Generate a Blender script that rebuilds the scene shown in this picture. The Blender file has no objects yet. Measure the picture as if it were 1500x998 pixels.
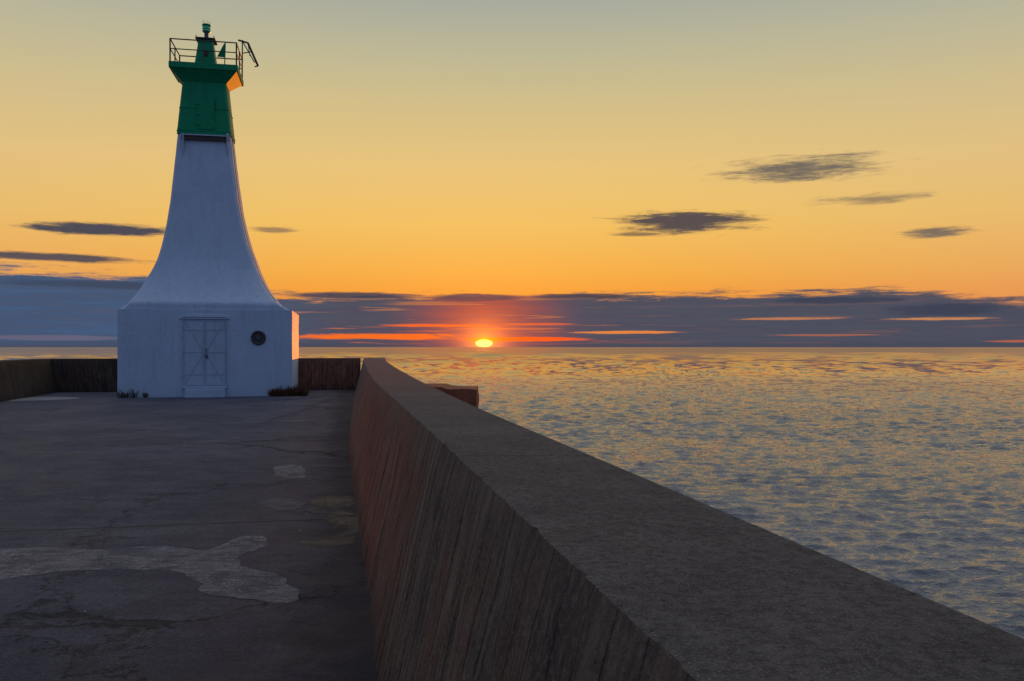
import bpy, math, random
import numpy as np
from mathutils import Vector, noise as mn

random.seed(7); np.random.seed(7)
scene = bpy.context.scene
F = 1250.0; HOR = 508.0; CX = 750.0; EYE = 1.7; SEA = -1.8
scene.view_settings.view_transform = 'Standard'
scene.view_settings.look = 'None'
scene.view_settings.exposure = 0
scene.view_settings.gamma = 1

def lin(c):
    o = []
    for v in c[:3]:
        v /= 255.0
        o.append(v/12.92 if v <= .04045 else ((v+.055)/1.055)**2.4)
    return (o[0], o[1], o[2], 1.0)

# ------------------------------------------------------------------ node helper
class NB:
    def __init__(s, tree):
        s.t = tree; s.t.nodes.clear()
    def n(s, typ, **kw):
        nd = s.t.nodes.new(typ)
        for k, v in kw.items(): setattr(nd, k, v)
        return nd
    def put(s, sock, v):
        if isinstance(v, bpy.types.NodeSocket): s.t.links.new(v, sock)
        elif v is not None: sock.default_value = v
    def m(s, op, a, b=None, c=None, clamp=False):
        nd = s.n('ShaderNodeMath', operation=op); nd.use_clamp = clamp
        s.put(nd.inputs[0], a)
        if b is not None: s.put(nd.inputs[1], b)
        if c is not None: s.put(nd.inputs[2], c)
        return nd.outputs[0]
    def vm(s, op, a, b=None, c=None, out=0):
        nd = s.n('ShaderNodeVectorMath', operation=op)
        s.put(nd.inputs[0], a)
        if b is not None: s.put(nd.inputs[1], b)
        if c is not None: s.put(nd.inputs[2], c)
        return nd.outputs[out]
    def ss(s, x, lo, hi, a=0.0, b=1.0):
        nd = s.n('ShaderNodeMapRange', interpolation_type='SMOOTHSTEP')
        for i, v in enumerate((x, lo, hi, a, b)): s.put(nd.inputs[i], v)
        return nd.outputs[0]
    def mix(s, f, a, b, mode='MIX'):
        nd = s.n('ShaderNodeMix', data_type='RGBA', blend_type=mode)
        s.put(nd.inputs[0], f); s.put(nd.inputs[6], a); s.put(nd.inputs[7], b)
        return nd.outputs[2]
    def comb(s, x, y, z):
        nd = s.n('ShaderNodeCombineXYZ')
        s.put(nd.inputs[0], x); s.put(nd.inputs[1], y); s.put(nd.inputs[2], z)
        return nd.outputs[0]
    def sep(s, v):
        nd = s.n('ShaderNodeSeparateXYZ'); s.put(nd.inputs[0], v); return nd.outputs
    def noise(s, vec, scale=1.0, detail=4.0, rough=.5, dist=0.0):
        nd = s.n('ShaderNodeTexNoise')
        s.put(nd.inputs['Vector'], vec); nd.inputs['Scale'].default_value = scale
        nd.inputs['Detail'].default_value = detail; nd.inputs['Roughness'].default_value = rough
        nd.inputs['Distortion'].default_value = dist
        return nd.outputs['Fac']
    def ridge(s, n):
        return s.m('SUBTRACT', 1.0, s.m('ABSOLUTE', s.m('MULTIPLY_ADD', n, 2.0, -1.0)))
    def voro(s, vec, scale, feature='F1', rnd=1.0):
        nd = s.n('ShaderNodeTexVoronoi', feature=feature)
        s.put(nd.inputs['Vector'], vec); nd.inputs['Scale'].default_value = scale
        nd.inputs['Randomness'].default_value = rnd
        return nd.outputs['Distance']
    def ramp(s, f, stops, interp='LINEAR'):
        nd = s.n('ShaderNodeValToRGB'); cr = nd.color_ramp; cr.interpolation = interp
        while len(cr.elements) < len(stops): cr.elements.new(0.5)
        for e, (p, c) in zip(cr.elements, stops):
            e.position = p; e.color = c
        s.put(nd.inputs[0], f)
        return nd.outputs[0]
    def bump(s, h, strength=.5, dist=.02, normal=None):
        nd = s.n('ShaderNodeBump'); nd.inputs['Strength'].default_value = strength
        nd.inputs['Distance'].default_value = dist; s.put(nd.inputs['Height'], h)
        if normal is not None: s.put(nd.inputs['Normal'], normal)
        return nd.outputs[0]

def newmat(name):
    m = bpy.data.materials.new(name); m.use_nodes = True
    return m, NB(m.node_tree)
def finish(b, color, rough=.8, normal=None, metallic=0.0, spec=.5, ior=1.45, alpha=None):
    p = b.n('ShaderNodeBsdfPrincipled'); o = b.n('ShaderNodeOutputMaterial')
    b.put(p.inputs['Base Color'], color); b.put(p.inputs['Roughness'], rough)
    b.put(p.inputs['Metallic'], metallic); p.inputs['IOR'].default_value = ior
    b.put(p.inputs['Specular IOR Level'], spec)
    if normal is not None: b.put(p.inputs['Normal'], normal)
    if alpha is not None: b.put(p.inputs['Alpha'], alpha)
    b.t.links.new(p.outputs[0], o.inputs[0])

# ------------------------------------------------------------------ world
def azel(px, py):
    az = math.degrees(math.atan((px-CX)/F))
    el = math.degrees(math.atan((HOR-py)/math.hypot(F, px-CX)))
    return az, el
SUN_AZ, SUN_EL = azel(709, 503)
world = bpy.data.worlds.new("World"); scene.world = world; world.use_nodes = True
try:
    world.cycles.sampling_method = 'MANUAL'; world.cycles.sample_map_resolution = 512
except Exception: pass
w = NB(world.node_tree)
tc = w.n('ShaderNodeTexCoord')
dx, dy, dz = w.sep(tc.outputs['Generated'])[:3]
az = w.m('MULTIPLY', w.m('ARCTAN2', dx, dy), 180/math.pi)
el = w.m('MULTIPLY', w.m('ARCSINE', dz), 180/math.pi)
G = lambda py: max(0.0, azel(750, py)[1])/90.0
front = w.ramp(w.m('DIVIDE', el, 90.0), [
    (0.0, lin((206, 104, 58))), (G(480), lin((228, 124, 50))), (G(440), lin((238, 150, 54))),
    (G(400), lin((240, 170, 70))), (G(330), lin((238, 189, 96))), (G(250), lin((230, 193, 120))),
    (G(160), lin((210, 189, 134))), (G(80), lin((188, 182, 148))), (G(0), lin((166, 169, 157))),
    (.34, lin((202, 200, 194))), (.6, lin((210, 208, 206))), (1.0, lin((158, 166, 188)))])
back = w.ramp(w.m('DIVIDE', el, 90.0), [
    (0.0, lin((92, 108, 144))), (.12, lin((104, 125, 166))), (.35, lin((114, 139, 184))), (1.0, lin((158, 166, 188)))])
ca = w.m('DIVIDE', dy, w.m('SQRT', w.m('MAXIMUM', w.m('MULTIPLY_ADD', dx, dx, w.m('MULTIPLY', dy, dy)), .0001)))
bf = w.ss(ca, .72, -.35)
col = w.mix(bf, front, back)
aps = w.m('ABSOLUTE', w.m('SUBTRACT', az, SUN_AZ))
col = w.mix(w.ss(aps, 8.0, 40.0, 0.0, .12), col, lin((150, 165, 185)))
sky = w.n('ShaderNodeTexSky', sky_type='NISHITA'); sky.sun_disc = False
sky.sun_elevation = math.radians(1.0); sky.sun_rotation = math.radians(SUN_AZ)
skc = w.n('ShaderNodeVectorMath', operation='SCALE'); w.put(skc.inputs[0], sky.outputs[0]); skc.inputs['Scale'].default_value = .006
col = w.vm('ADD', col, skc.outputs[0])

P = w.comb(az, el, 0.0)
n1 = w.noise(w.vm('MULTIPLY_ADD', P, (.34, 3.1, 0.0), (0, 0, 3.7)), 1.0, 8.0, .74, .3)
n2 = w.noise(w.vm('MULTIPLY_ADD', P, (.14, 3.8, 0.0), (0, 0, 11.3)), 1.0, 6.0, .66)
n3 = w.noise(w.vm('MULTIPLY_ADD', P, (.06, 2.4, 0.0), (0, 0, 21.3)), 1.0, 4.0, .58)

def cloud(px, py, rx, ry, rag=1.5, hi=.5, op=1.0):
    a0, e0 = azel(px, py)
    a1, _ = azel(px+rx, py); _, e1 = azel(px, py-ry)
    ra, re = abs(a1-a0), abs(e1-e0)
    ln = w.vm('LENGTH', w.vm('MULTIPLY_ADD', P, (1/ra, 1/re, 0), (-a0/ra, -e0/re, 0)), out=1)
    q = w.m('MULTIPLY_ADD', n1, -rag, ln)
    return w.ss(q, 1.0-rag*.5, 1.0-rag*.5-hi, 0.0, op)

top = w.m('MULTIPLY_ADD', n3, 1.5, 2.75)
top = w.m('SUBTRACT', top, w.ss(az, 22.0, 33.0, 0.0, .9))
top = w.m('ADD', top, w.ss(az, -18.0, -25.0, 0.0, 1.0))
bank = w.ss(w.m('SUBTRACT', top, w.m('MULTIPLY_ADD', n1, 2.2, w.m('SUBTRACT', el, .85))), -.4, .15)
gap = w.m('MAXIMUM', w.ss(n3, .59, .68, 0.0, .6), w.ss(n2, .56, .70, 0.0, .75))
gap = w.m('MULTIPLY', gap, w.ss(az, -16.0, -22.0, .9, .06))
gap = w.m('MULTIPLY', gap, w.ss(w.m('ADD', az, 5.0), 3.0, 16.0, 1.0, .18))
gap = w.m('MULTIPLY', gap, w.ss(el, 3.4, 1.6, .4, 1.0))
bank_a = w.m('MULTIPLY', bank, w.m('SUBTRACT', .98, gap))
bankcol = w.mix(w.ss(az, -10.0, -21.0), lin((72, 79, 95)), lin((60, 90, 126)))
bankcol = w.mix(w.ss(aps, 7.0, 0.0, 0.0, .6), bankcol, lin((200, 76, 32)))
bankcol = w.mix(w.ss(n2, .38, .56, 0.0, .35), bankcol, lin((60, 70, 90)))
bankcol = w.mix(w.ss(n1, .56, .72, 0.0, .2), bankcol, lin((112, 106, 112)))
lowc = w.mix(w.ss(aps, 16.0, 2.0), lin((228, 132, 62)), lin((254, 98, 22)))
col = w.mix(w.ss(el, 2.6, .4, 0.0, .65), col, lowc)
col = w.mix(bank_a, col, bankcol)
col = w.mix(w.ss(el, .5, .0, 0.0, .7), col, lin((68, 72, 88)))
for (px, py, rx, ry, c, op, rg) in [
        (920, 487, 100, 2.6, (242, 140, 58), .85, 1.3), (1210, 491, 100, 2.0, (200, 112, 70), .5, 1.5),
        (1150, 467, 90, 2.2, (228, 142, 80), .55, 1.8), (1370, 467, 90, 2.6, (236, 152, 84), .65, 1.8), (1490, 500, 60, 2.2, (220, 108, 56), .55, 1.2),
        (560, 493, 140, 5.5, (250, 112, 30), .95, 1.5), (630, 477, 85, 3.0, (248, 104, 36), .85, 1.5),
        (80, 495, 120, 5.0, (128, 112, 128), .4, 1.0), (770, 497, 110, 4.0, (254, 94, 18), .95, 1.2),
        (790, 475, 60, 2.2, (240, 104, 44), .65, 1.4)]:
    col = w.mix(cloud(px, py, rx, ry, rg, .4, op), col, lin(c))
DK = lin((72, 68, 78)); MD = lin((94, 91, 92)); BL = lin((60, 66, 84))
def multi(cl, colr, c0):
    f = None
    for a in cl:
        k = cloud(*a); f = k if f is None else w.m('MAXIMUM', f, k)
    return w.mix(f, c0, colr)
col = multi([(1172, 247, 160, 23, 2.3, .75, .9), (1285, 291, 105, 11, 2.4, .9, .66), (1374, 340, 68, 10, 2.1, .75, .85)], MD, col)
col = multi([(1003, 325, 130, 21, 2.0, .6, .95), (935, 343, 50, 4, 1.6, .7, .7), (700, 436, 80, 7, 1.6, .5, .9), (850, 434, 90, 5, 1.6, .5, .9)], DK, col)
col = multi([(150, 336, 130, 12, 1.5, .5, .96), (400, 337, 45, 6, 1.8, .7, .6), (80, 377, 160, 8, 1.4, .5, .92),
             (180, 418, 210, 7, 1.4, .5, .7), (520, 433, 110, 6, 1.6, .5, .92), (1230, 440, 130, 7, 1.6, .5, .9), (1390, 455, 130, 13, 1.6, .6, .9)], BL, col)
sv = w.vm('MULTIPLY_ADD', P, (1, 1.1, 0), (-SUN_AZ, -SUN_EL*1.1, 0))
rr = w.vm('LENGTH', sv, out=1)
def addscale(base, colr, f):
    nd = w.n('ShaderNodeVectorMath', operation='MULTIPLY_ADD'); nd.inputs[0].default_value = colr
    w.put(nd.inputs[1], f); w.put(nd.inputs[2], base); return nd.outputs[0]
col = addscale(col, (.50, .06, .0), w.m('EXPONENT', w.m('MULTIPLY', rr, -.5)))
col = addscale(col, (2.3, .58, .01), w.m('EXPONENT', w.m('MULTIPLY', rr, -1.3)))
ln = w.vm('LENGTH', w.vm('MULTIPLY_ADD', P, (1/.56, 1/.25, 0), (-SUN_AZ/.56, -SUN_EL/.25, 0)), out=1)
col = addscale(col, (2.6, 1.7, .22), w.ss(ln, 1.12, .8))
bg = w.n('ShaderNodeBackground'); w.put(bg.inputs[0], col); bg.inputs[1].default_value = 1.0
wo = w.n('ShaderNodeOutputWorld'); w.t.links.new(bg.outputs[0], wo.inputs[0])

# the sun is just setting: a hair below the level of the lake horizon, so it still
# reaches the tower but no longer the water surface
sl = bpy.data.lights.new("sun", 'SUN'); sl.energy = 2.0; sl.angle = math.radians(.02); sl.color = (1.0, .25, .01)
so = bpy.data.objects.new("sun", sl); scene.collection.objects.link(so)
sd = Vector((math.sin(math.radians(SUN_AZ)), math.cos(math.radians(SUN_AZ)), math.tan(math.radians(-.02))))
so.rotation_euler = sd.to_track_quat('Z', 'Y').to_euler(); so.location = (0, 60, 20)

# ------------------------------------------------------------------ camera
cam = bpy.data.cameras.new("camera"); co = bpy.data.objects.new("camera", cam); scene.collection.objects.link(co)
cam.sensor_width = 36; cam.lens = 36*F/1500; cam.shift_y = (HOR-499)/1500
cam.clip_start = .05; cam.clip_end = 100000
co.location = (0, 0, EYE); co.rotation_euler = (math.radians(90), 0, 0)
scene.camera = co

# ------------------------------------------------------------------ mesh helpers
class MB:
    def __init__(s): s.v = []; s.f = []; s.uv = []
    def add(s, vs, fs):
        o = len(s.v); s.v += [tuple(p) for p in vs]; s.f += [tuple(i+o for i in f) for f in fs]
    def box(s, a, b):
        x0, y0, z0 = a; x1, y1, z1 = b
        s.add([(x0,y0,z0),(x1,y0,z0),(x1,y1,z0),(x0,y1,z0),(x0,y0,z1),(x1,y0,z1),(x1,y1,z1),(x0,y1,z1)],
              [(0,3,2,1),(4,5,6,7),(0,1,5,4),(1,2,6,5),(2,3,7,6),(3,0,4,7)])
    def tube(s, p, q, r, n=10, r2=None):
        p = Vector(p); q = Vector(q); d = (q-p).normalized()
        a = d.orthogonal().normalized(); b = d.cross(a); r2 = r if r2 is None else r2
        vs = []
        for c, rr_ in ((p, r), (q, r2)):
            for i in range(n):
                t = 2*math.pi*i/n; vs.append(c + a*math.cos(t)*rr_ + b*math.sin(t)*rr_)
        fs = [(i, (i+1) % n, n+(i+1) % n, n+i) for i in range(n)]
        fs += [tuple(range(n-1, -1, -1)), tuple(range(n, 2*n))]
        s.add(vs, fs)
    def bar(s, p, q, wid, thick):
        p = Vector(p); q = Vector(q); d = (q-p).normalized(); nrm = Vector((0, 1, 0)); sd_ = d.cross(nrm).normalized()
        vs = []
        for c in (p, q):
            for a, b in ((-1,-1),(1,-1),(1,1),(-1,1)):
                vs.append(c + sd_*a*wid/2 + nrm*b*thick/2)
        s.add(vs, [(0,1,2,3),(7,6,5,4),(0,4,5,1),(1,5,6,2),(2,6,7,3),(3,7,4,0)])
    def loft(s, rings, cap0=True, cap1=True):
        n = len(rings[0]); vs = [p for r in rings for p in r]; fs = []
        for k in range(len(rings)-1):
            for i in range(n):
                fs.append((k*n+i, k*n+(i+1) % n, (k+1)*n+(i+1) % n, (k+1)*n+i))
        if cap0: fs.append(tuple(range(n-1, -1, -1)))
        if cap1: fs.append(tuple(range((len(rings)-1)*n, len(rings)*n)))
        s.add(vs, fs)
    def lathe(s, cx, cy, prof, n=24):
        rings = [[(cx+r*math.cos(2*math.pi*i/n), cy+r*math.sin(2*math.pi*i/n), z) for i in range(n)] for r, z in prof]
        s.loft(rings)
    def obj(s, name, mat, parent=None, bevel=0.0, smooth=False, loc=None):
        me = bpy.data.meshes.new(name); me.from_pydata(s.v, [], s.f); me.validate(); me.update()
        import bmesh
        bm = bmesh.new(); bm.from_mesh(me); bmesh.ops.recalc_face_normals(bm, faces=bm.faces); bm.to_mesh(me); bm.free()
        o = bpy.data.objects.new(name, me); scene.collection.objects.link(o)
        me.materials.append(mat)
        if parent: o.parent = parent
        if loc: o.location = loc
        if smooth:
            for p in me.polygons: p.use_smooth = True
            try: me.set_sharp_from_angle(angle=math.radians(40))
            except Exception: pass
        if bevel:
            bv = o.modifiers.new("bevel", 'BEVEL'); bv.width = bevel; bv.segments = 2; bv.limit_method = 'ANGLE'
        return o

def tag(o, label, cat=None, group=None, kind=None):
    if label: o["label"] = label
    if cat: o["category"] = cat
    if group: o["group"] = group
    if kind: o["kind"] = kind

# ------------------------------------------------------------------ materials
def concrete_floor():
    m, b = newmat("pier_concrete")
    g = b.n('ShaderNodeNewGeometry').outputs['Position']
    x, y, z = b.sep(g)[:3]
    nb = b.noise(g, .45, 7, .64, .4); nm = b.noise(g, 2.3, 9, .74, .3); nf = b.noise(g, 26, 6, .8)
    ng = b.noise(g, 130, 3, .8); ns = b.noise(g, .8, 9, .72, .8)
    c = b.mix(b.ss(nb, .34, .66), lin((88, 91, 108)), lin((116, 116, 130)))
    c = b.mix(b.ss(nm, .46, .64, 0, .5), c, lin((62, 64, 80)))
    c = b.mix(b.ss(ns, .54, .62, 0, .35), c, lin((54, 56, 70)))
    c = b.mix(b.ss(ns, .42, .34, 0, .2), c, lin((146, 144, 152)))
    c = b.mix(b.ss(nf, .32, .68, 0.0, .75), c, lin((118, 118, 128)), 'MULTIPLY')
    c = b.mix(b.ss(ng, .54, .70, 0, .8), c, lin((186, 182, 186)))
    st = b.noise(b.comb(b.m('MULTIPLY', x, .5), b.m('MULTIPLY', y, 5.0), 0.0), 1.0, 6, .68)
    c = b.mix(b.ss(st, .42, .66, 0, .35), c, lin((62, 64, 79)))
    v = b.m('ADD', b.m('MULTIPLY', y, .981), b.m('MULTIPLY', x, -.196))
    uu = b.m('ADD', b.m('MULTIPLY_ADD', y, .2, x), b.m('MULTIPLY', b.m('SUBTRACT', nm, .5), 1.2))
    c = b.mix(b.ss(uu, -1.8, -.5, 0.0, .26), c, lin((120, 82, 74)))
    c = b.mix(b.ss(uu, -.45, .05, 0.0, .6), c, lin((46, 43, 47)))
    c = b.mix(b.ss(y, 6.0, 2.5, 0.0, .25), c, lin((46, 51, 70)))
    v = b.m('ADD', v, b.m('MULTIPLY', b.m('SUBTRACT', nm, .5), .05))
    j = b.m('ABSOLUTE', b.m('SUBTRACT', b.m('MODULO', b.m('ADD', v, 31.0), 7.2), 3.6))
    jl = b.ss(j, .022, .006)
    cr = b.voro(b.comb(b.m('ADD', x, b.m('MULTIPLY', nm, 1.6)), b.m('ADD', y, b.m('MULTIPLY', nb, 3.5)), 0.0), .22, 'DISTANCE_TO_EDGE')
    cl = b.m('MULTIPLY', b.ss(cr, .0055, .0015), b.ss(uu, -3.5, -1.2, .2, .9))
    dark = b.m('MAXIMUM', jl, cl)
    c = b.mix(b.m('MULTIPLY', dark, .8), c, (.006, .005, .006, 1))
    sp = b.voro(g, 2.6, 'F1')
    c = b.mix(b.ss(sp, .034, .018), c, lin((215, 210, 205)))
    h = b.m('ADD', b.m('MULTIPLY', nf, 1.4), b.m('ADD', b.m('MULTIPLY', nm, 2.2), b.m('MULTIPLY', dark, -1.2)))
    h = b.m('ADD', h, b.m('MULTIPLY', ng, .8))
    h = b.m('ADD', h, b.m('MULTIPLY', st, 1.0))
    finish(b, c, b.ss(ns, .4, .6, .88, .7), b.bump(h, 1.0, .028), spec=.22)
    return m

def concrete_wall(name="board_formed_concrete", dk=1.0, tint=(1, 1, 1)):
    m, b = newmat(name)
    uvn = b.n('ShaderNodeUVMap').outputs[0]
    u, v, _ = b.sep(uvn)[:3]
    g = b.n('ShaderNodeNewGeometry'); pos = g.outputs['Position']
    nz = b.sep(g.outputs['True Normal'])[2]
    px_, py_, pz_ = b.sep(pos)[:3]
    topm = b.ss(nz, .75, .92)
    nb = b.noise(pos, .8, 6, .6); nm = b.noise(pos, 5, 8, .72); nf = b.noise(pos, 50, 6, .8); ng = b.noise(pos, 200, 3, .8)
    ub = b.m('MULTIPLY_ADD', b.m('SUBTRACT', nm, .5), .008, u)
    brd = b.m('DIVIDE', ub, .15)
    idx = b.m('FLOOR', brd); fr = b.m('FRACT', brd)
    wn = b.n('ShaderNodeTexWhiteNoise', noise_dimensions='1D'); b.put(wn.inputs['W'], idx)
    wv = wn.outputs['Value']
    groove = b.m('MULTIPLY', b.ss(fr, .08, .0), b.ss(nm, .3, .55, .6, 1.0))
    drip = b.noise(b.comb(b.m('MULTIPLY', ub, 14.0), b.m('MULTIPLY', v, 2.0), 0.0), 1.0, 8, .74)
    drip2 = b.noise(b.comb(b.m('MULTIPLY', ub, 3.0), b.m('MULTIPLY', v, .6), 4.0), 1.0, 5, .6)
    ci = b.mix(b.ss(drip, .38, .62), lin((70, 61, 58)), lin((146, 128, 116)))
    ci = b.mix(b.m('MULTIPLY', wv, .5), ci, lin((58, 51, 49)))
    ci = b.mix(b.ss(drip2, .50, .68, 0, .45), ci, lin((128, 80, 58)))
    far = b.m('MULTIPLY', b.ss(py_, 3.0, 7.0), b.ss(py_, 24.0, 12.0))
    ci = b.mix(b.m('MULTIPLY', far, b.ss(nb, .35, .6, .3, .65)), ci, lin((172, 78, 44)))  # red-orange sun glow along the mid stretch, painted into the inner face colour
    ci = b.mix(b.m('MULTIPLY', groove, .88), ci, (.007, .006, .006, 1))
    ci = b.mix(b.ss(nb, .45, .62, 0, .35), ci, lin((68, 60, 58)))
    ci = b.mix(b.ss(nm, .52, .64, 0, .45), ci, lin((50, 45, 44)))
    ci = b.mix(b.ss(nf, .46, .66, 0, .5), ci, lin((160, 144, 132)))
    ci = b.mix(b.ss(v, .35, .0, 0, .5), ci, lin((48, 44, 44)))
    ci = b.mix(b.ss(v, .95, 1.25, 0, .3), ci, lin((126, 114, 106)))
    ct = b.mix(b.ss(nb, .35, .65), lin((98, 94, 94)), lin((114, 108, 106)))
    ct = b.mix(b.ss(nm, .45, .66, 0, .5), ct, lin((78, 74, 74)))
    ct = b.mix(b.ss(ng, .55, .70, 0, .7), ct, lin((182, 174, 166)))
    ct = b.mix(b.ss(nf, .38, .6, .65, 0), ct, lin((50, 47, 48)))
    ct = b.mix(b.ss(py_, 3.5, 14.0, 0.0, .36), ct, lin((150, 78, 60)))  # top reddens with distance: sunset warmth painted into the concrete colour
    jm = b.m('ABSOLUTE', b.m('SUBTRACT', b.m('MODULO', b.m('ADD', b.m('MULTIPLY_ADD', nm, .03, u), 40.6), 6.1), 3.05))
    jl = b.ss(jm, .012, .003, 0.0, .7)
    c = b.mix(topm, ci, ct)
    c = b.mix(b.m('MULTIPLY', jl, .75), c, (.008, .007, .006, 1))
    pits = b.m('MULTIPLY', b.ss(b.voro(pos, 23), .15, .06), b.ss(nm, .45, .6))
    c = b.mix(b.m('MULTIPLY', pits, .6), c, (.012, .01, .01, 1))
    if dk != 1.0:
        tn = b.mix(b.ss(px_, -11.5, -8.0), (dk*tint[0], dk*tint[1], dk*tint[2], 1), (1.05, .60, .48, 1))  # right end gets its reddish glow from this colour multiply
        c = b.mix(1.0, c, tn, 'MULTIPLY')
    hs = b.m('ADD', b.m('MULTIPLY', groove, -1.6), b.m('ADD', b.m('MULTIPLY', wv, .4), b.m('MULTIPLY', drip, 1.2)))
    ht = b.m('ADD', b.m('MULTIPLY', nf, 1.1), b.m('MULTIPLY', ng, .6))
    h = b.m('ADD', b.m('ADD', b.m('MULTIPLY', hs, b.m('SUBTRACT', 1.0, topm)), ht),
            b.m('ADD', b.m('MULTIPLY', pits, -.9), b.m('ADD', b.m('MULTIPLY', nm, b.ss(topm, 0.0, 1.0, 1.0, .4)), b.m('MULTIPLY', jl, -1.2))))
    finish(b, c, .85, b.bump(h, 1.0, .013), spec=.22)
    return m

def paint(name, rgb, rough=.55, dirt=(120, 110, 100), dirt_amt=.35, chip=None, bumpd=.006, lo=.45, stz=.5, spec=.35, chl=.66):
    m, b = newmat(name)
    pos = b.n('ShaderNodeTexCoord').outputs['Object']
    x, y, z = b.sep(pos)[:3]
    n0 = b.noise(pos, .9, 6, .6); n1_ = b.noise(pos, 7, 8, .7); n2_ = b.noise(pos, 45, 4, .7)
    st = b.noise(b.comb(b.m('MULTIPLY', x, 6.0), b.m('MULTIPLY', y, 6.0), b.m('MULTIPLY', z, stz)), 1.0, 5, .6)
    c = b.mix(b.ss(n1_, lo, .75, 0.0, dirt_amt), lin(rgb), lin(dirt))
    c = b.mix(b.ss(st, lo+.05, .75, 0.0, dirt_amt), c, lin(dirt))
    c = b.mix(b.ss(n0, .4, .7, 0.0, dirt_amt*.5), c, lin(dirt))
    if chip:
        c = b.mix(b.ss(b.noise(pos, 16, 6, .75), chl, chl+.04, 0.0, .6), c, lin(chip))
    h = b.m('ADD', b.m('MULTIPLY', n1_, 1.0), b.m('MULTIPLY', n2_, .35))
    finish(b, c, rough, b.bump(h, .55, bumpd), spec=spec)
    return m

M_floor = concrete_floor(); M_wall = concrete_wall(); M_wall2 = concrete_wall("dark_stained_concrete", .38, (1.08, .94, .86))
M_white = paint("white_painted_concrete", (174, 187, 204), .65, (142, 151, 166), .34, (110, 104, 106), .03)
M_whitemetal = paint("white_painted_steel", (168, 180, 197), .5, (144, 150, 162), .45, (112, 84, 72), chl=.63)
M_trim = paint("grimy_white_steel_trim", (160, 171, 188), .5, (138, 142, 152), .5, (108, 78, 66), chl=.61)
M_green = paint("green_painted_steel", (4, 134, 88), .55, (2, 88, 62), .5, (40, 74, 60), spec=.2)
M_dark = paint("dark_weathered_steel", (58, 50, 48), .5, (96, 58, 40), .5)
M_black = paint("black_rubber", (66, 66, 72), .4, (40, 38, 40), .5)
M_grey = paint("grey_metal", (86, 86, 94), .5, (54, 52, 54), .4)
mg, b = newmat("green_glass"); finish(b, (.01, .5, .2, 1), .15, None, spec=.8)
M_glass = mg

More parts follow.
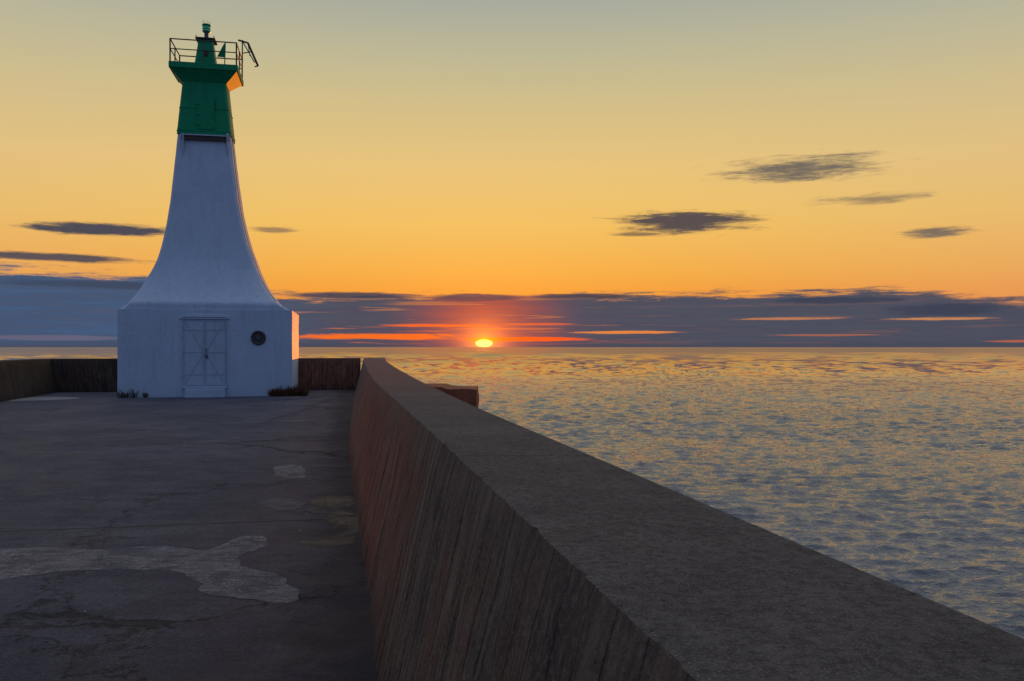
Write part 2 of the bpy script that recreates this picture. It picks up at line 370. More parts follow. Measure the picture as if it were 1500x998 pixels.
# ------------------------------------------------------------------ sea
def build_sea():
    hgt = EYE-SEA
    dys = np.concatenate([np.arange(760, 130, -.85), np.arange(130, 3, -.42), np.geomspace(3, F*hgt/6000.0, 30)])
    r = F*hgt/dys
    azs = np.radians(np.concatenate([np.linspace(-88, -33, 60, endpoint=False), np.linspace(-33, -8, 140, endpoint=False),
                                     np.linspace(-8, 34, 860, endpoint=False), np.linspace(34, 88, 90)]))
    R, A = np.meshgrid(r, azs, indexing='ij')
    X = R*np.sin(A); Y = R*np.cos(A)
    dr = np.abs(np.gradient(r))[:, None]
    Z = np.zeros_like(X); DX = np.zeros_like(X); DY = np.zeros_like(X)
    rng = np.random.RandomState(3)
    waves = []
    for i in range(110):
        lam = .10*(.95/.10)**(rng.rand()**.85)
        waves.append((lam, math.radians(188)+rng.normal()*.30, .054*(1.0 if lam < .35 else (.35/lam)**.6), 0))
    for i in range(120):
        lam = .7*(60/.7)**rng.rand()
        waves.append((lam, math.radians(184)+rng.normal()*.36, .052, 1))
    for lam, th, slope, far in waves:
        k = 2*math.pi/lam; a = slope/k
        kx, ky = math.sin(th)*k, math.cos(th)*k
        att = np.clip((lam/(dr*abs(math.cos(th))+1.0e-3*R)-1.3)/1.0, 0, 1)
        if far:
            f = 26-17*np.clip((R-60)/260, 0, 1)
            att = att*np.clip((R-f*lam)/(f*lam*.6), 0, 1)*np.clip((1100-R)/600, 0, 1)
        ph = kx*X+ky*Y+rng.rand()*6.283
        cs = np.cos(ph); sn = np.sin(ph)
        Z += att*a*cs
        DX -= att*a*math.sin(th)*sn*.9; DY -= att*a*math.cos(th)*sn*.9
    X = X+DX; Y = Y+DY
    nr, nc = R.shape
    co_ = np.stack([X, Y, Z+SEA], -1).reshape(-1, 3).astype(np.float32)
    i = np.arange(nr-1)[:, None]*nc+np.arange(nc-1)[None, :]
    q = np.stack([i, i+nc, i+nc+1, i+1], -1).reshape(-1, 4)
    q = q[:, ::-1]
    me = bpy.data.meshes.new("water")
    me.vertices.add(len(co_)); me.vertices.foreach_set("co", co_.ravel())
    me.loops.add(q.size); me.loops.foreach_set("vertex_index", q.ravel().astype(np.int32))
    me.polygons.add(len(q)); me.polygons.foreach_set("loop_start", (np.arange(len(q))*4).astype(np.int32))
    me.polygons.foreach_set("use_smooth", np.ones(len(q), dtype=bool))
    me.update(calc_edges=True); me.validate()
    if me.polygons[0].normal.z < 0: me.flip_normals()
    o = bpy.data.objects.new("water", me); scene.collection.objects.link(o)
    m, b = newmat("lake_water")
    pos = b.n('ShaderNodeNewGeometry').outputs['Position']
    x, y, z = b.sep(pos)[:3]
    h = b.m('MULTIPLY', b.ridge(b.noise(b.comb(b.m('MULTIPLY', x, .5), y, 0.0), 8.0, 3, .6, .4)), b.ss(y, 20., 60., .036, 0.0))
    nz_ = b.noise(b.comb(b.m('MULTIPLY', x, .6), y, 3.0), 2.0, 4, .68, .3)
    win = b.m('MULTIPLY', b.ss(y, 14., 30.), b.ss(y, 60., 120., 1.0, 0.0))
    h = b.m('ADD', h, b.m('MULTIPLY', b.ridge(nz_), b.m('MULTIPLY', win, .12)))
    nrm = b.bump(h, 1.0, 1.0)
    lane = b.noise(b.comb(b.m('MULTIPLY', x, .012), b.m('MULTIPLY', y, .05), 0.0), 1.0, 5, .65)
    c = b.mix(b.ss(lane, .4, .62), (.135, .135, .138, 1), (.17, .168, .168, 1))
    c = b.mix(b.ss(y, 120., 900.), c, (.085, .09, .112, 1))
    spc = b.m('MULTIPLY', b.ss(y, 60., 800., .55, .20), b.ss(lane, .38, .6, .85, 1.1))
    finish(b, c, b.ss(y, 10.0, 400.0, .05, .14), nrm, spec=spc, ior=1.35)
    me.materials.append(m)
    tag(o, "rippled grey lake water catching the sunset", kind="structure")
    return o
build_sea()

# ------------------------------------------------------------------ parapet walls
WH = 1.25
def make_wall(name, stations, zt, label, mat):
    V = []; UV = []; s = 0.0; prev = None
    for (bs, ti, to) in stations:
        bs = Vector(bs); ti = Vector(ti); to = Vector(to)
        mid = (bs+to)/2
        if prev is not None: s += (mid-prev).length
        prev = mid
        dirw = (to-ti).normalized()
        row = []; uvr = []
        ni = 14
        for k in range(ni+1):
            t = k/ni
            p = bs.lerp(ti, t); zz = -.05+(zt+.05)*t
            row.append((p.x, p.y, zz, 'i')); uvr.append((s, t*WH))
        tl = [.045, .2, .4, .6, .8, 1.0]; nt = len(tl)
        for t in tl:
            p = ti.lerp(to, t); row.append((p.x, p.y, zt, 't')); uvr.append((s, WH+t*.57))
        row.append((to.x+dirw.x*.03, to.y+dirw.y*.03, zt-.5, 'o')); uvr.append((s, WH+1.1))
        row.append((to.x+dirw.x*.12, to.y+dirw.y*.12, SEA-1.0, 'o')); uvr.append((s, WH+3))
        bi = math.floor(s/.15); bo = (math.sin(bi*12.9898)*43758.5453) % 1.0
        out = []
        for idx, (x, y, z, c) in enumerate(row):
            n = mn.noise(Vector((x*2.2, y*2.2, z*2.2)))*.010 + mn.noise(Vector((x*9, y*9, z*9)))*.004
            if c == 'i' and idx < ni: n += (bo-.5)*.011*min(1, (ni-idx)/3)
            cz = 0; cxy = 0
            if idx == ni:
                e = mn.noise(Vector((s*7, 3.1, 0)))*.5+mn.noise(Vector((s*19, 8.1, 0)))*.5
                e2 = max(0, mn.noise(Vector((s*2.3, 31.0, 0)))-.3)*.05
                e = max(0, e-.1)*.06+.003+e2
                cz = -.003; cxy = min(e*.7, .018); n *= .3
            out.append((x+dirw.x*(cxy+(n if c == 'i' else 0)), y+dirw.y*(cxy+(n if c == 'i' else 0)), z+cz))
        V.append(out); UV.append(uvr)
    n = len(V[0]); verts = [p for r in V for p in r]; uvs = [p for r in UV for p in r]; faces = []
    for k in range(len(V)-1):
        for i in range(n-1):
            faces.append((k*n+i, (k+1)*n+i, (k+1)*n+i+1, k*n+i+1))
    faces.append(tuple(range(n))); faces.append(tuple(range(len(verts)-1, len(verts)-1-n, -1)))
    me = bpy.data.meshes.new(name); me.from_pydata(verts, [], faces)
    uvl = me.uv_layers.new(name="UVMap")
    for l in me.loops: uvl.data[l.index].uv = uvs[l.vertex_index]
    import bmesh
    bm = bmesh.new(); bm.from_mesh(me); bmesh.ops.recalc_face_normals(bm, faces=bm.faces); bm.to_mesh(me); bm.free()
    me.materials.append(mat)
    for p in me.polygons: p.use_smooth = True
    me.set_sharp_from_angle(angle=math.radians(25))
    o = bpy.data.objects.new(name, me); scene.collection.objects.link(o)
    tag(o, label, "wall"); return o

T = np.array([
    [-8, .175, .48, 1.06], [0, .175, .48, 1.06], [3, .175, .475, 1.03], [5, .175, .465, 1.0], [7, .15, .44, 1.01],
    [9, .118, .435, 1.03], [11, .11, .46, 1.07], [13, .12, .50, 1.12], [17, .2, .595, 1.24], [21, .33, .69, 1.38],
    [27, .62, .88, 1.70], [28, .70, .95, 1.84]])
dd = np.linspace(-8, 28, 721)
cols = [np.interp(dd, T[:, 0], T[:, i]) for i in (1, 2, 3)]
ker = np.hanning(61); ker /= ker.sum()
cols = [np.convolve(np.pad(c, 30, mode='reflect', reflect_type='odd'), ker, mode='valid') for c in cols]
def stat(d):
    X = [np.interp(d, dd, c) for c in cols]
    return tuple((xx-.25*d, 1.25*d) for xx in X)
ds = list(np.arange(-6, -.5, .25))+list(np.arange(-.5, 6, .02))+list(np.arange(6, 27.7, .06))
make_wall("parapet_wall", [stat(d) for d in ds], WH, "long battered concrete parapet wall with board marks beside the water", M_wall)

A = Vector((.6-.25*27+.16, 33.75+.02)); Bp = Vector((-16.9, 31.7)); Cp = Vector((-15.6, 25.9)); Dp = Vector((-12.0, 12)); Ep = Vector((-11.0, -7.5))
poly = [A, Bp, Cp, Dp, Ep]
def offs(poly, dist):
    out = []
    for i, p in enumerate(poly):
        ns = []
        if i > 0: d = (poly[i]-poly[i-1]).normalized(); ns.append(Vector((d.y, -d.x)))
        if i < len(poly)-1: d = (poly[i+1]-poly[i]).normalized(); ns.append(Vector((d.y, -d.x)))
        nrm = sum(ns, Vector((0, 0))).normalized(); k = 1/max(.3, nrm.dot(ns[0]))
        out.append(p+nrm*dist*k)
    return out
pi_, po_ = offs(poly, .30), offs(poly, .95)
sts = []
for i in range(len(poly)-1):
    L = (poly[i+1]-poly[i]).length; n = int(L/.3)
    for k in range(n+(1 if i == len(poly)-2 else 0)):
        t = k/n
        sts.append((poly[i].lerp(poly[i+1], t), pi_[i].lerp(pi_[i+1], t), po_[i].lerp(po_[i+1], t)))
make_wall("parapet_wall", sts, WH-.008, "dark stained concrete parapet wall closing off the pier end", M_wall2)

# ------------------------------------------------------------------ pier floor
mb = MB()
pts = [(x+.06, y) for (x, y) in [stat(d)[0] for d in np.arange(-6, 27.4, .5)]]
pts += [(A.x, A.y+.06), (Bp.x-.06, Bp.y+.06), (Cp.x-.06, Cp.y), (Dp.x-.06, Dp.y), (Ep.x-.06, Ep.y)]
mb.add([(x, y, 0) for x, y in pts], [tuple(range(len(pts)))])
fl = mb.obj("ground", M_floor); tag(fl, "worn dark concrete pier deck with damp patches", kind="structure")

def deck(px, py):
    d = EYE*F/(py-HOR); return ((px-CX)*d/F, d)
def puddle(outl, label, mat, name="puddle", z=.004, seed=0, dens=14, amp=.05):
    P = [Vector(deck(*p)) for p in outl]; n = len(P); o = []
    for i in range(n):
        p0, p1, p2, p3 = P[i-1], P[i], P[(i+1) % n], P[(i+2) % n]
        for k in range(dens):
            t = k/dens
            q = .5*((2*p1)+(-p0+p2)*t+(2*p0-5*p1+4*p2-p3)*t*t+(-p0+3*p1-3*p2+p3)*t**3)
            nn = Vector((mn.noise(Vector((q.x*5, q.y*5, seed))), mn.noise(Vector((q.x*5, q.y*5, seed+9)))))*amp
            nn += Vector((mn.noise(Vector((q.x*13, q.y*13, seed))), mn.noise(Vector((q.x*13, q.y*13, seed+9)))))*amp*.4
            q = q+nn; o.append((q.x, q.y, z))
    m_ = MB(); m_.add(o, [tuple(range(len(o)))])
    ob = m_.obj(name, mat); tag(ob, label, kind="structure")
def silt(name, a_hi):
    m, b = newmat(name)
    pos = b.n('ShaderNodeNewGeometry').outputs['Position']; x, y, z = b.sep(pos)[:3]
    nn_ = b.noise(pos, 3.0, 6, .6); nf_ = b.noise(pos, 60, 5, .75)
    rip = b.noise(b.comb(b.m('ADD', b.m('MULTIPLY', x, 3.0), b.m('MULTIPLY', nn_, 2.0)), b.m('MULTIPLY', y, 16.0), 0.0), 1.0, 4, .6, 1.0)
    c = b.mix(b.ss(rip, .36, .64), lin((90, 89, 101)), lin((144, 139, 147)))
    c = b.mix(b.ss(nf_, .35, .65, .55, 0), c, lin((72, 70, 81)))
    c = b.mix(b.ss(nn_, .46, .62, 0, .5), c, lin((86, 84, 96)))
    al = b.ss(b.m('ADD', b.m('MULTIPLY', nf_, .4), b.m('MULTIPLY', b.noise(pos, 3.0, 8, .74, .3), .7)), .42, .62, 0.12*a_hi, a_hi)
    finish(b, c, .6, b.bump(b.m('ADD', b.m('MULTIPLY', rip, 2.0), b.m('MULTIPLY', nf_, .6)), .9, .018), spec=.35, alpha=al)
    return m
M_puddle = silt("rippled_damp_silt", .85); M_puddle2 = silt("faint_damp_silt", .5)
mw, b = newmat("shallow_water_film")
pos = b.n('ShaderNodeNewGeometry').outputs['Position']
finish(b, (.55, .55, .57, 1), .15, b.bump(b.noise(pos, 8, 3, .5), .3, .004), spec=.9, ior=1.45)
ms, b = newmat("dark_damp_stain")
pos = b.n('ShaderNodeNewGeometry').outputs['Position']
na = b.noise(pos, 2.4, 8, .72, .5); nb2 = b.noise(pos, 40, 5, .75)
edge = b.m('ABSOLUTE', b.m('SUBTRACT', na, .5))
finish(b, b.mix(b.ss(nb2, .4, .65), lin((36, 33, 37)), lin((62, 56, 58))), .55, b.bump(nb2, .8, .012), spec=.4,
       alpha=b.m('MAXIMUM', b.ss(na, .44, .6, .1, .75), b.ss(edge, .012, .003, 0.0, .9)))
puddle([(-60, 812), (60, 803), (150, 806), (230, 800), (300, 806), (355, 787), (385, 786), (388, 800), (360, 812), (352, 828),
        (405, 842), (428, 862), (432, 882), (395, 884), (340, 876), (298, 868), (285, 850), (250, 838), (170, 836), (90, 838), (40, 845), (-60, 852)],
       "rippled pale silt film on the pier deck", M_puddle, amp=.05)
puddle([(400, 684), (425, 680), (445, 686), (443, 700), (415, 699), (402, 692)], "small pale silt patch on the deck", M_puddle, seed=4, amp=.08)
puddle([(380, 735), (410, 731), (440, 735), (448, 742), (430, 747), (400, 746), (385, 742)], "faint pale silt patch on the deck", M_puddle2, seed=8, amp=.08)
puddle([(455, 742), (470, 728), (500, 722), (521, 735), (524, 765), (522, 800), (505, 798), (470, 802), (440, 796), (475, 780), (498, 768), (470, 762)],
       "dark curved damp stain beside the parapet foot", ms, name="damp_stain", seed=21, amp=.08)
puddle([(8, 584.5), (40, 582.5), (80, 581.6), (118, 583), (100, 585.2), (50, 587), (6, 588)], "thin shallow puddle reflecting the sky", mw, seed=12, amp=.06)

# ------------------------------------------------------------------ landing block outside the wall
mb = MB()
y0_, y1_ = 1.25*11.2, 1.25*12.3
nx = 14
vs = []; fs = []
xr = (698-CX)*.0112; xl = -2.2
for j, yy in enumerate(np.linspace(y0_, y1_, 6)):
    for i in range(nx+1):
        xx = xl+(xr-xl)*i/nx - .02*(yy-y0_)
        vs.append((xx+mn.noise(Vector((yy*3, i, 0)))*.06*(i == nx), yy+mn.noise(Vector((xx*4, j, 2)))*.05*(j in (0, 5)),
                   1.0+mn.noise(Vector((xx*3, yy*3, 1)))*.03+(.035 if i < nx-4 else 0)))
W_ = nx+1
for j in range(5):
    for i in range(nx): fs.append((j*W_+i, j*W_+i+1, (j+1)*W_+i+1, (j+1)*W_+i))
mb.add(vs, fs)
bnd = [j for j in range(W_)]+[j*W_+nx for j in range(1, 6)]+[5*W_+i for i in range(nx-1, -1, -1)]+[j*W_ for j in range(4, 0, -1)]
ring0 = [vs[i] for i in bnd]
def jit(ring, z, a, sd_):
    return [(x+mn.noise(Vector((x*5, y*5, sd_)))*a, y+mn.noise(Vector((x*5, y*5, sd_+5)))*a, z) for x, y, _ in ring]
mb.loft([jit(ring0, SEA-1, .02, 1), jit(ring0, .3, .05, 2), jit(ring0, .62, .06, 3), jit(ring0, .80, .05, 4), jit(ring0, .94, .02, 5), ring0], True, False)
M_blk = paint("glow_tinted_stained_concrete", (160, 92, 62), .85, (82, 50, 42), .7, (50, 38, 34), .05)  # orange base colour stands in for sunlight on the shaded face; blotches are staining
lb = mb.obj("concrete_block", M_blk); tag(lb, "concrete block with orange sunlight in its colour against the outer wall above water", "concrete block")

# ------------------------------------------------------------------ lighthouse
TH = math.atan(.2); cth, sth = math.cos(TH), math.sin(TH)
dl = EYE*F/75.0; X0 = (172-CX)/F*dl; Y0 = dl
kR = (428-CX)/F
BW = (kR*Y0-X0)/(cth-kR*sth)
BD = 4.6; BH = 2.95
lh = bpy.data.objects.new("lighthouse", None); scene.collection.objects.link(lh)
ox, oy = BW/2, BD/2
lh.location = (X0+ox*cth-oy*sth, Y0+ox*sth+oy*cth, 0); lh.rotation_euler = (0, 0, TH)
lh.empty_display_size = 1
tag(lh, "white concrete lighthouse with flared tower and green top", "lighthouse")
def U(px, v):
    k = (px-CX)/F
    return (k*(Y0+v*cth)-X0+v*sth)/(cth-k*sth)
def Zc(py, u, v): return EYE+(HOR-py)*(Y0+u*sth+v*cth)/F
def L(u, v, z): return (u-ox, v-oy, z)
def uz(px, py, v):
    u = U(px, v); return L(u, v, Zc(py, u, v))

mb = MB()
rings = []
nseg = 22
for k, z in enumerate(np.linspace(-.05, BH, 16)):
    ring = []
    for (a, c_) in (((0, 0), (BW, 0)), ((BW, 0), (BW, BD)), ((BW, BD), (0, BD)), ((0, BD), (0, 0))):
        for i in range(nseg):
            t = i/nseg; u = a[0]+(c_[0]-a[0])*t; v = a[1]+(c_[1]-a[1])*t
            e = mn.noise(Vector((u*1.3, v*1.3, z*1.3)))*.012
            ring.append(L(u+e, v+e, z+(mn.noise(Vector((u*2, v*2, 9)))*.008 if k == 15 else 0)))
    rings.append(ring)
mb.loft(rings); base = mb.obj("base", M_white, lh, smooth=True)

sil = [(452, 178, 431), (449, 183, 426), (439, 193, 413), (426, 203, 402), (411, 213, 393), (396, 222.5, 386), (380, 230, 380), (360, 236.5, 372),
       (330, 243, 363.5), (300, 248, 357), (250, 254, 350), (196, 260, 343.5), (124, 268, 335.5), (97, 270.5, 333)]
sil = np.array(sil, float)
VC = 2.25
def ring_at(py):
    l = np.interp(-py, -sil[:, 0], sil[:, 1]); r = np.interp(-py, -sil[:, 0], sil[:, 2])
    wpx = r-l
    hw = wpx*.0248/2*.9
    hd = min(hw*.70, 2.24) if wpx < 150 else min(hw*(.70+.16*min(1, (wpx-150)/80)), 2.24)
    vf = VC-hd; vb = VC+hd
    ul = U(l, vf); ur = U(r, vb)
    z = Zc(py, (ul+ur)/2, VC-hd)
    return ul, ur, vf, vb, z
def smooth_sil():
    global sil
    ys = np.linspace(452, 97, 177)
    Ls = np.interp(-ys, -sil[:, 0], sil[:, 1]); Rs = np.interp(-ys, -sil[:, 0], sil[:, 2])
    k = np.hanning(9); k /= k.sum()
    Lp = np.convolve(np.pad(Ls, 4, mode='reflect', reflect_type='odd'), k, 'valid'); Rp = np.convolve(np.pad(Rs, 4, mode='reflect', reflect_type='odd'), k, 'valid')
    sil = np.stack([ys, Lp, Rp], 1)
smooth_sil()
def square(ul, ur, vf, vb, z, ch=.07, n=6):
    pts = []
    cs = [((ul+ch, vf), (ur-ch, vf)), ((ur, vf+ch), (ur, vb-ch)), ((ur-ch, vb), (ul+ch, vb)), ((ul, vb-ch), (ul, vf+ch))]
    for a, c_ in cs:
        for i in range(n+1):
            t = i/n; pts.append(L(a[0]+(c_[0]-a[0])*t, a[1]+(c_[1]-a[1])*t, z))
    return pts
TR = []
zlast = BH
TR.append(square(.04, BW-.04, .03, BD-.03, BH-.02, .05))
for py in list(np.arange(451, 380, -3.0))+list(np.arange(378, 197, -9.0))+[198]:
    ul, ur, vf, vb, z = ring_at(py)
    z = max(z, zlast+.012); zlast = z
    ul = max(ul, .06); ur = min(ur, BW-.06); vf = max(vf, .04); vb = min(vb, BD-.04)
    TR.append(square(ul, ur, vf, vb, z, .09))
for ri in range(1, len(TR)):
    TR[ri] = [(x+mn.noise(Vector((x*1.5, y*1.5, z*1.5)))*.012, y+mn.noise(Vector((x*1.5, y*1.5, z*1.5+20)))*.012, z) for x, y, z in TR[ri]]
mb = MB(); mb.loft(TR, False, True); tower = mb.obj("tower", M_white, lh, smooth=True)
ztw = zlast
GR = []
for py in [197, 180, 160, 140, 124, 110, 101]:
    ul, ur, vf, vb, z = ring_at(py)
    z = max(z, ztw+.004) if py == 197 else z
    gp = .03
    GR.append(square(ul-gp, ur+gp, vf-gp, vb+gp, z, .07))
mb = MB(); mb.loft(GR)
gt = mb.obj("upper_tower", M_green, lh, smooth=True); tag(gt, "green painted steel upper tower")
mb = MB()
for py in (193, 160):
    ul, ur, vf, vb, z = ring_at(py)
    g_ = .045
    mb.loft([square(ul-g_, ur+g_, vf-g_, vb+g_, z, .07), square(ul-g_, ur+g_, vf-g_, vb+g_, z+.03, .07)])
mb.obj("seam_band", M_green, lh)
mb = MB()
ul, ur, vf, vb, z = ring_at(170)
p0 = uz(289, 189, vf-.06); p1 = uz(314, 148, vf-.02)
mb.box((p0[0], p0[1]-.03, p0[2]), (p1[0], p0[1]+.35, p1[2]))
for t in (.15, .5, .85):
    zz = p0[2]+(p1[2]-p0[2])*t
    mb.box((p0[0]-.03, p0[1]-.055, zz-.02), (p0[0]+.1, p0[1]-.02, zz+.02))
mb.tube((p1[0]-.08, p0[1]-.09, (p0[2]+p1[2])/2-.08), (p1[0]-.08, p0[1]-.09, (p0[2]+p1[2])/2+.08), .014)
mb.obj("hatch", M_green, lh, bevel=.01)

ul, ur, vf, vb, z = ring_at(200)
mb = MB(); a = uz(266, 204, vf-.12); c_ = uz(335, 201, vf-.12)
mb.box((a[0], a[1], a[2]), (c_[0], a[1]+.3, c_[2]+.0))
mb.obj("ledge", M_dark, lh)
mb = MB(); mb.box((a[0]-.01, a[1]-.05, c_[2]+.004), (c_[0]+.01, a[1]+.3, c_[2]+.045)); mb.obj("ledge_cap", M_whitemetal, lh)
for px in (268, 333):
    mb = MB(); t_ = uz(px, 195, vf-.2); bt = uz(px, 233, vf-.05)
    mb.add([(t_[0]-.03, t_[1], t_[2]), (t_[0]+.03, t_[1], t_[2]), (t_[0]+.03, t_[1]+.35, t_[2]), (t_[0]-.03, t_[1]+.35, t_[2]),
            (bt[0]-.03, bt[1]+.02, bt[2]), (bt[0]+.03, bt[1]+.02, bt[2]), (bt[0]+.03, bt[1]+.35, bt[2]), (bt[0]-.03, bt[1]+.35, bt[2])],
           [(3,2,1,0),(4,5,6,7),(0,1,5,4),(1,2,6,5),(2,3,7,6),(3,0,4,7)])
    mb.obj("bracket", M_whitemetal, lh, bevel=.01)

ul, ur, vf, vb, z = ring_at(101)
uc = (ul+ur)/2
VF, VB = VC-.95, VC+.95
UL = U(246.5, VF); UR = U(357, VB)
zu = Zc(100.5, uc, VF); zt_ = Zc(92, uc, VF)
mb = MB()
a = ring_at(121)
mb.loft([square(a[0]-.034, a[1]+.034, a[2]-.034, a[3]+.034, a[4], .07),
         square(a[0]-.20, a[1]+.20, a[2]-.16, a[3]+.16, a[4]+(zu-a[4])*.42, .07),
         square(UL+.05, UR-.05, VF+.05, VB-.05, zu-.003, .05)])
mb.obj("gallery_flare", M_green, lh)
mb = MB(); mb.loft([square(UL, UR, VF, VB, zu, .03), square(UL, UR, VF, VB, zt_, .03)])
gs = mb.obj("gallery", M_green, lh, bevel=.01)
zr = Zc(59, uc, VF); zm = (zt_+zr)/2+.05
mb = MB(); rr0 = .022
P4 = [(UL+.05, VF+.05), (UR-.05, VF+.05), (UR-.05, VB-.05), (UL+.05, VB-.05)]
for i in range(4):
    a = P4[i]; c_ = P4[(i+1) % 4]
    mb.tube(L(*a, zt_), L(*a, zr+.01), .026)
    mb.tube(L((a[0]+c_[0])/2, (a[1]+c_[1])/2, zt_), L((a[0]+c_[0])/2, (a[1]+c_[1])/2, zr), rr0)
    mb.tube(L(*a, zr), L(*c_, zr), rr0); mb.tube(L(*a, zm), L(*c_, zm), rr0*.85)
mb.obj("railing", M_dark, lh, smooth=True)
zh = Zc(57, uc, VC-.3)
mb = MB(); mb.loft([square(uc-.38, uc+.38, VC-.38, VC+.38, zt_, .05), square(uc-.24, uc+.24, VC-.24, VC+.24, zh, .04)])
mb.obj("lantern_housing", M_green, lh)
mb = MB(); mb.box(L(uc-.05, VC-.36, zt_+.45), L(uc+.10, VC-.24, zt_+.62)); mb.obj("vent", M_dark, lh, bevel=.01)
mb = MB(); mb.loft([square(uc-.34, uc+.34, VC-.34, VC+.34, zh, .03), square(uc-.34, uc+.34, VC-.34, VC+.34, zh+.045, .03)])
for sx in (-.31, .31):
    for sy in (-.31, .31):
        mb.tube(L(uc+sx, VC+sy, zh+.04), L(uc+sx*.98, VC+sy, zh+.12), .014)
mb.obj("lamp_platform", M_dark, lh)
c0 = L(uc, VC, 0)
mb = MB(); mb.lathe(c0[0], c0[1], [(.13, zh+.045), (.12, zh+.10), (.075, zh+.14), (.075, zh+.30), (.11, zh+.34)]); mb.obj("lamp_pedestal", M_grey, lh, smooth=True)
mb = MB(); mb.lathe(c0[0], c0[1], [(.12, zh+.34), (.15, zh+.37), (.13, zh+.41), (.15, zh+.46), (.13, zh+.51), (.15, zh+.55), (.11, zh+.58)]); mb.obj("beacon_lens", M_glass, lh, smooth=True)
mb = MB(); mb.lathe(c0[0], c0[1], [(.15, zh+.58), (.15, zh+.61), (.04, zh+.65)])
for i in range(6):
    t = i*math.pi/3
    mb.tube((c0[0]+.10*math.cos(t), c0[1]+.10*math.sin(t), zh+.60), (c0[0]+.14*math.cos(t), c0[1]+.14*math.sin(t), zh+.74), .006, 6)
mb.obj("beacon_cap", M_green, lh)
mb = MB()
pA = uz(318, 83, VC-.75); pB = uz(329, 84, VC-.75); pC = uz(330, 62, VC-.75); pD = uz(327, 66, VC-.75)
vs = [pA, pB, pC, pD]; vs2 = [(x, y+.03, z) for x, y, z in vs]
mb.add(vs+vs2, [(0,1,2,3),(7,6,5,4),(0,4,5,1),(1,5,6,2),(2,6,7,3),(3,7,4,0)])
mb.tube((pB[0], pB[1]+.015, zt_), (pC[0], pC[1]+.015, pC[2]), .018)
mb.obj("dayboard", M_green, lh)  # small tilted green daymark board on a post, gives no light
mb = MB(); vv = VF+.35
q0 = uz(349, 59, vv); q1 = uz(363, 63, vv); q2 = uz(378, 97, vv); q3 = uz(366, 82, vv); q4 = uz(356, 62, vv); q5 = uz(373, 92, vv)
mb.bar(q0, q1, .05, .05); mb.bar(q1, q2, .075, .065); mb.bar(q4, q5, .035, .04); mb.bar(q3, q1, .025, .04)
mb.bar(uz(355, 92, vv), uz(355, 59, vv), .04, .04)
mb.bar(uz(356, 78, vv), uz(369, 76, vv), .03, .03); mb.bar(q2, uz(373, 98, vv), .035, .035)
mb.obj("davit_arm", M_dark, lh)

mb = MB(); prev = None
for py in list(range(130, 441, 10)):
    ul, ur, vf, vb, z = ring_at(py)
    p = Vector(L(ur+.03, vf+.25, z))
    if prev is not None: mb.tube(prev, p, .010, 6)
    prev = p
mb.obj("lightning_cable", M_dark, lh)

# door
dz0 = uz(300, 564, 0)[2]; dz1 = uz(300, 468, 0)[2]
du0 = uz(268, 500, 0)[0]; du1 = uz(332, 500, 0)[0]; yf = -oy
mb = MB(); fw = .06
mb.box((du0-fw, yf-.03, dz0-.05), (du0, yf+.05, dz1)); mb.box((du1, yf-.03, dz0-.05), (du1+fw, yf+.05, dz1))
mb.box((du0-fw-.05, yf-.05, dz1), (du1+fw+.05, yf+.05, dz1+.07))
mb.loft([[(du0-.05, yf-.07, dz1+.07), (du1+.05, yf-.07, dz1+.07), (du1+.05, yf+.04, dz1+.07), (du0-.05, yf+.04, dz1+.07)],
         [(du0+.25, yf-.05, dz1+.17), (du1-.25, yf-.05, dz1+.17), (du1-.25, yf+.04, dz1+.17), (du0+.25, yf+.04, dz1+.17)]])
mb.obj("door_frame", M_whitemetal, lh, bevel=.012)
mb = MB(); mb.box((du0-.02, yf-.12, dz0-.12), (du1+.02, yf+.05, dz0-.052)); mb.obj("door_sill", M_whitemetal, lh, bevel=.01)
mb = MB()
mb.box((du0+.1, yf-.30, -.02), (du1-.02, yf+.05, dz0-.125))
mb.obj("door_step", M_white, lh, bevel=.015)
dm = (du0+du1)/2
for sgn, (a, c_) in ((-1, (du0+.006, dm-.005)), (1, (dm+.005, du1-.006))):
    mb = MB(); y_ = yf-.008
    mb.box((a, y_, dz0-.045), (c_, yf+.04, dz1-.010))
    d_ = mb.obj("door", M_whitemetal, lh)
    mb = MB()
    yb = y_-.006; H = dz1-dz0; tb = .035
    for (p, q) in [((a+.03, dz0), (a+.03, dz1-.03)), ((c_-.03, dz0), (c_-.03, dz1-.03)), ((a+.05, dz0), (c_-.05, dz0)), ((a+.05, dz1-.035), (c_-.05, dz1-.035)),
                   ((a+.05, dz0+H*.5), (c_-.05, dz0+H*.5)), ((a+.05, dz0+H*.16), (c_-.05, dz0+H*.16)), ((a+.05, dz0+H*.84), (c_-.05, dz0+H*.84))]:
        mb.bar((p[0], yb, p[1]), (q[0], yb, q[1]), tb, .012)
    inn, out = (c_-.06, a+.06) if sgn < 0 else (a+.06, c_-.06)
    mb.bar((out, yb-.001, dz0+.04), (inn, yb-.001, dz0+H*.47), tb*.6, .011)
    mb.bar((out, yb-.001, dz1-.07), (inn, yb-.001, dz0+H*.53), tb*.6, .011)
    for t in (.12, .5, .88):
        ex = a if sgn < 0 else c_
        mb.tube((ex, yb-.02, dz0+H*t-.07), (ex, yb-.02, dz0+H*t+.07), .018, 8)
    mb.obj("brace", M_trim, d_)
    if sgn > 0:
        mb = MB(); xh = a+.05; zc = dz0+H*.5
        mb.tube((xh, yb-.06, zc-.10), (xh, yb-.06, zc+.10), .013); mb.tube((xh, yb-.06, zc-.10), (xh, yb, zc-.10), .013); mb.tube((xh, yb-.06, zc+.10), (xh, yb, zc+.10), .013)
        mb.box((xh-.04, yb-.03, zc-.2), (xh+.04, yb-.009, zc-.11))
        mb.obj("handle", M_grey, d_)

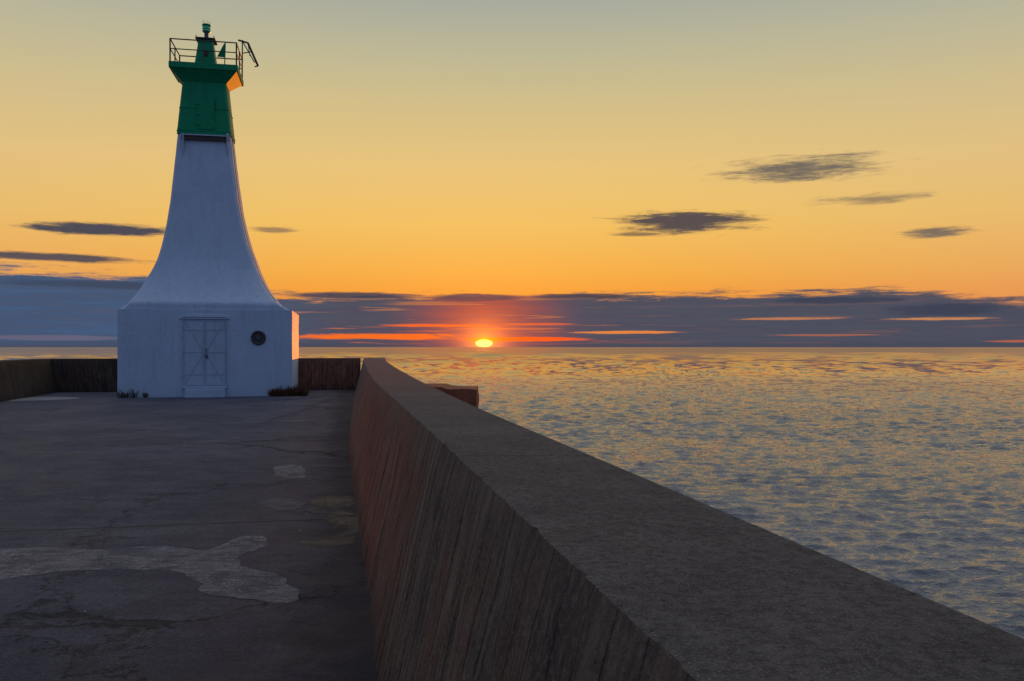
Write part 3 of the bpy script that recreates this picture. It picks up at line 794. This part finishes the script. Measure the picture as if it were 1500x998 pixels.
pc = uz(378.5, 495, 0)
def ringmesh(cx, cy, cz, R0, R1, y_off, n=36, nt=10):
    m_ = MB()
    rc = (R0+R1)/2; rt = (R1-R0)/2
    vs = []; fs = []
    for i in range(n):
        t = 2*math.pi*i/n
        for j in range(nt):
            s_ = 2*math.pi*j/nt; rad = rc+rt*math.cos(s_)
            vs.append((cx+rad*math.cos(t), cy+y_off+rt*.8*math.sin(s_), cz+rad*math.sin(t)))
    for i in range(n):
        for j in range(nt): fs.append((i*nt+j, ((i+1) % n)*nt+j, ((i+1) % n)*nt+(j+1) % nt, i*nt+(j+1) % nt))
    m_.add(vs, fs); return m_
mb = ringmesh(pc[0], yf, pc[2], .17, .25, -.03)
vent = mb.obj("porthole", M_black, lh, smooth=True); tag(vent, "round grey rimmed porthole with dark shutter")
mb = MB(); mb.tube((pc[0], yf-.025, pc[2]), (pc[0], yf+.05, pc[2]), .185, 28); mb.obj("shutter", M_dark, vent)
mb = MB(); mb.tube((pc[0], yf-.06, pc[2]), (pc[0], yf-.02, pc[2]), .055, 16)
for t in range(3):
    an = t*math.pi/3+.3; mb.bar((pc[0]-.15*math.cos(an), yf-.034, pc[2]-.15*math.sin(an)), (pc[0]+.15*math.cos(an), yf-.034, pc[2]+.15*math.sin(an)), .02, .014)
mb.obj("hub", M_grey, vent)

# ------------------------------------------------------------------ weeds
def wmat(name, c1, c2):
    m, b = newmat(name)
    oi = b.n('ShaderNodeNewGeometry').outputs['Random Per Island']
    finish(b, b.mix(oi, lin(c1), lin(c2)), .7, None, spec=.3); return m
W1 = wmat("dry_weed", (110, 58, 40), (64, 58, 34)); W2 = wmat("green_weed", (62, 66, 44), (90, 80, 54))
def weed(loc, h, n, mat, label, seed):
    rng = random.Random(seed); m_ = MB()
    for i in range(n):
        an = rng.random()*6.283; r0 = rng.random()**.5*h*.35; lean = rng.uniform(.1, .75)*h; hh = h*rng.uniform(.45, 1.05)
        bx, by = r0*math.cos(an), r0*math.sin(an); a2 = an+rng.uniform(-.8, .8)
        dx_, dy_ = math.cos(a2)*lean*.6, math.sin(a2)*lean*.6; wd = rng.uniform(.006, .014); px_, py_ = -math.sin(a2)*wd, math.cos(a2)*wd
        p = [(bx+px_, by+py_, 0), (bx-px_, by-py_, 0), (bx+dx_*.35-px_, by+dy_*.35-py_, hh*.55), (bx+dx_*.35+px_, by+dy_*.35+py_, hh*.55), (bx+dx_, by+dy_, hh)]
        m_.add(p, [(0, 1, 2, 3), (3, 2, 4)])
        for k in range(3):
            t = rng.uniform(.4, 1); c_ = Vector((bx+dx_*t*t, by+dy_*t*t, hh*t)); s_ = rng.uniform(.018, .035)
            v1 = Vector((rng.uniform(-1, 1), rng.uniform(-1, 1), rng.uniform(-.4, 1))).normalized()*s_; v2 = v1.orthogonal().normalized()*s_*.4
            m_.add([c_, c_+v1+v2, c_+v1*2, c_+v1-v2], [(0, 1, 2, 3)])
    o = m_.obj("weed_plant", mat, loc=loc); tag(o, label, "plant", "weeds along the lighthouse base")
k = 0
def front_pt(px, off):
    u = U(px, -off); return (X0+u*cth+off*sth, Y0+u*sth-off*cth, 0)
for px, h in ((177, .30), (184, .22), (196, .34), (213, .18)):
    weed(front_pt(px, .1), h, 20, W2, "sparse green weed tuft against the white base", k); k += 1
for px, h, off in ((399, .26, .1), (405, .3, .16), (412, .34, .12), (419, .28, .2), (425, .36, .12), (431, .33, .1), (437, .46, -.25), (442, .42, -.1), (446, .3, .1)):
    weed(front_pt(px, off), h, 60, W1, "reddish dry weed clump growing at the lighthouse corner", k); k += 1
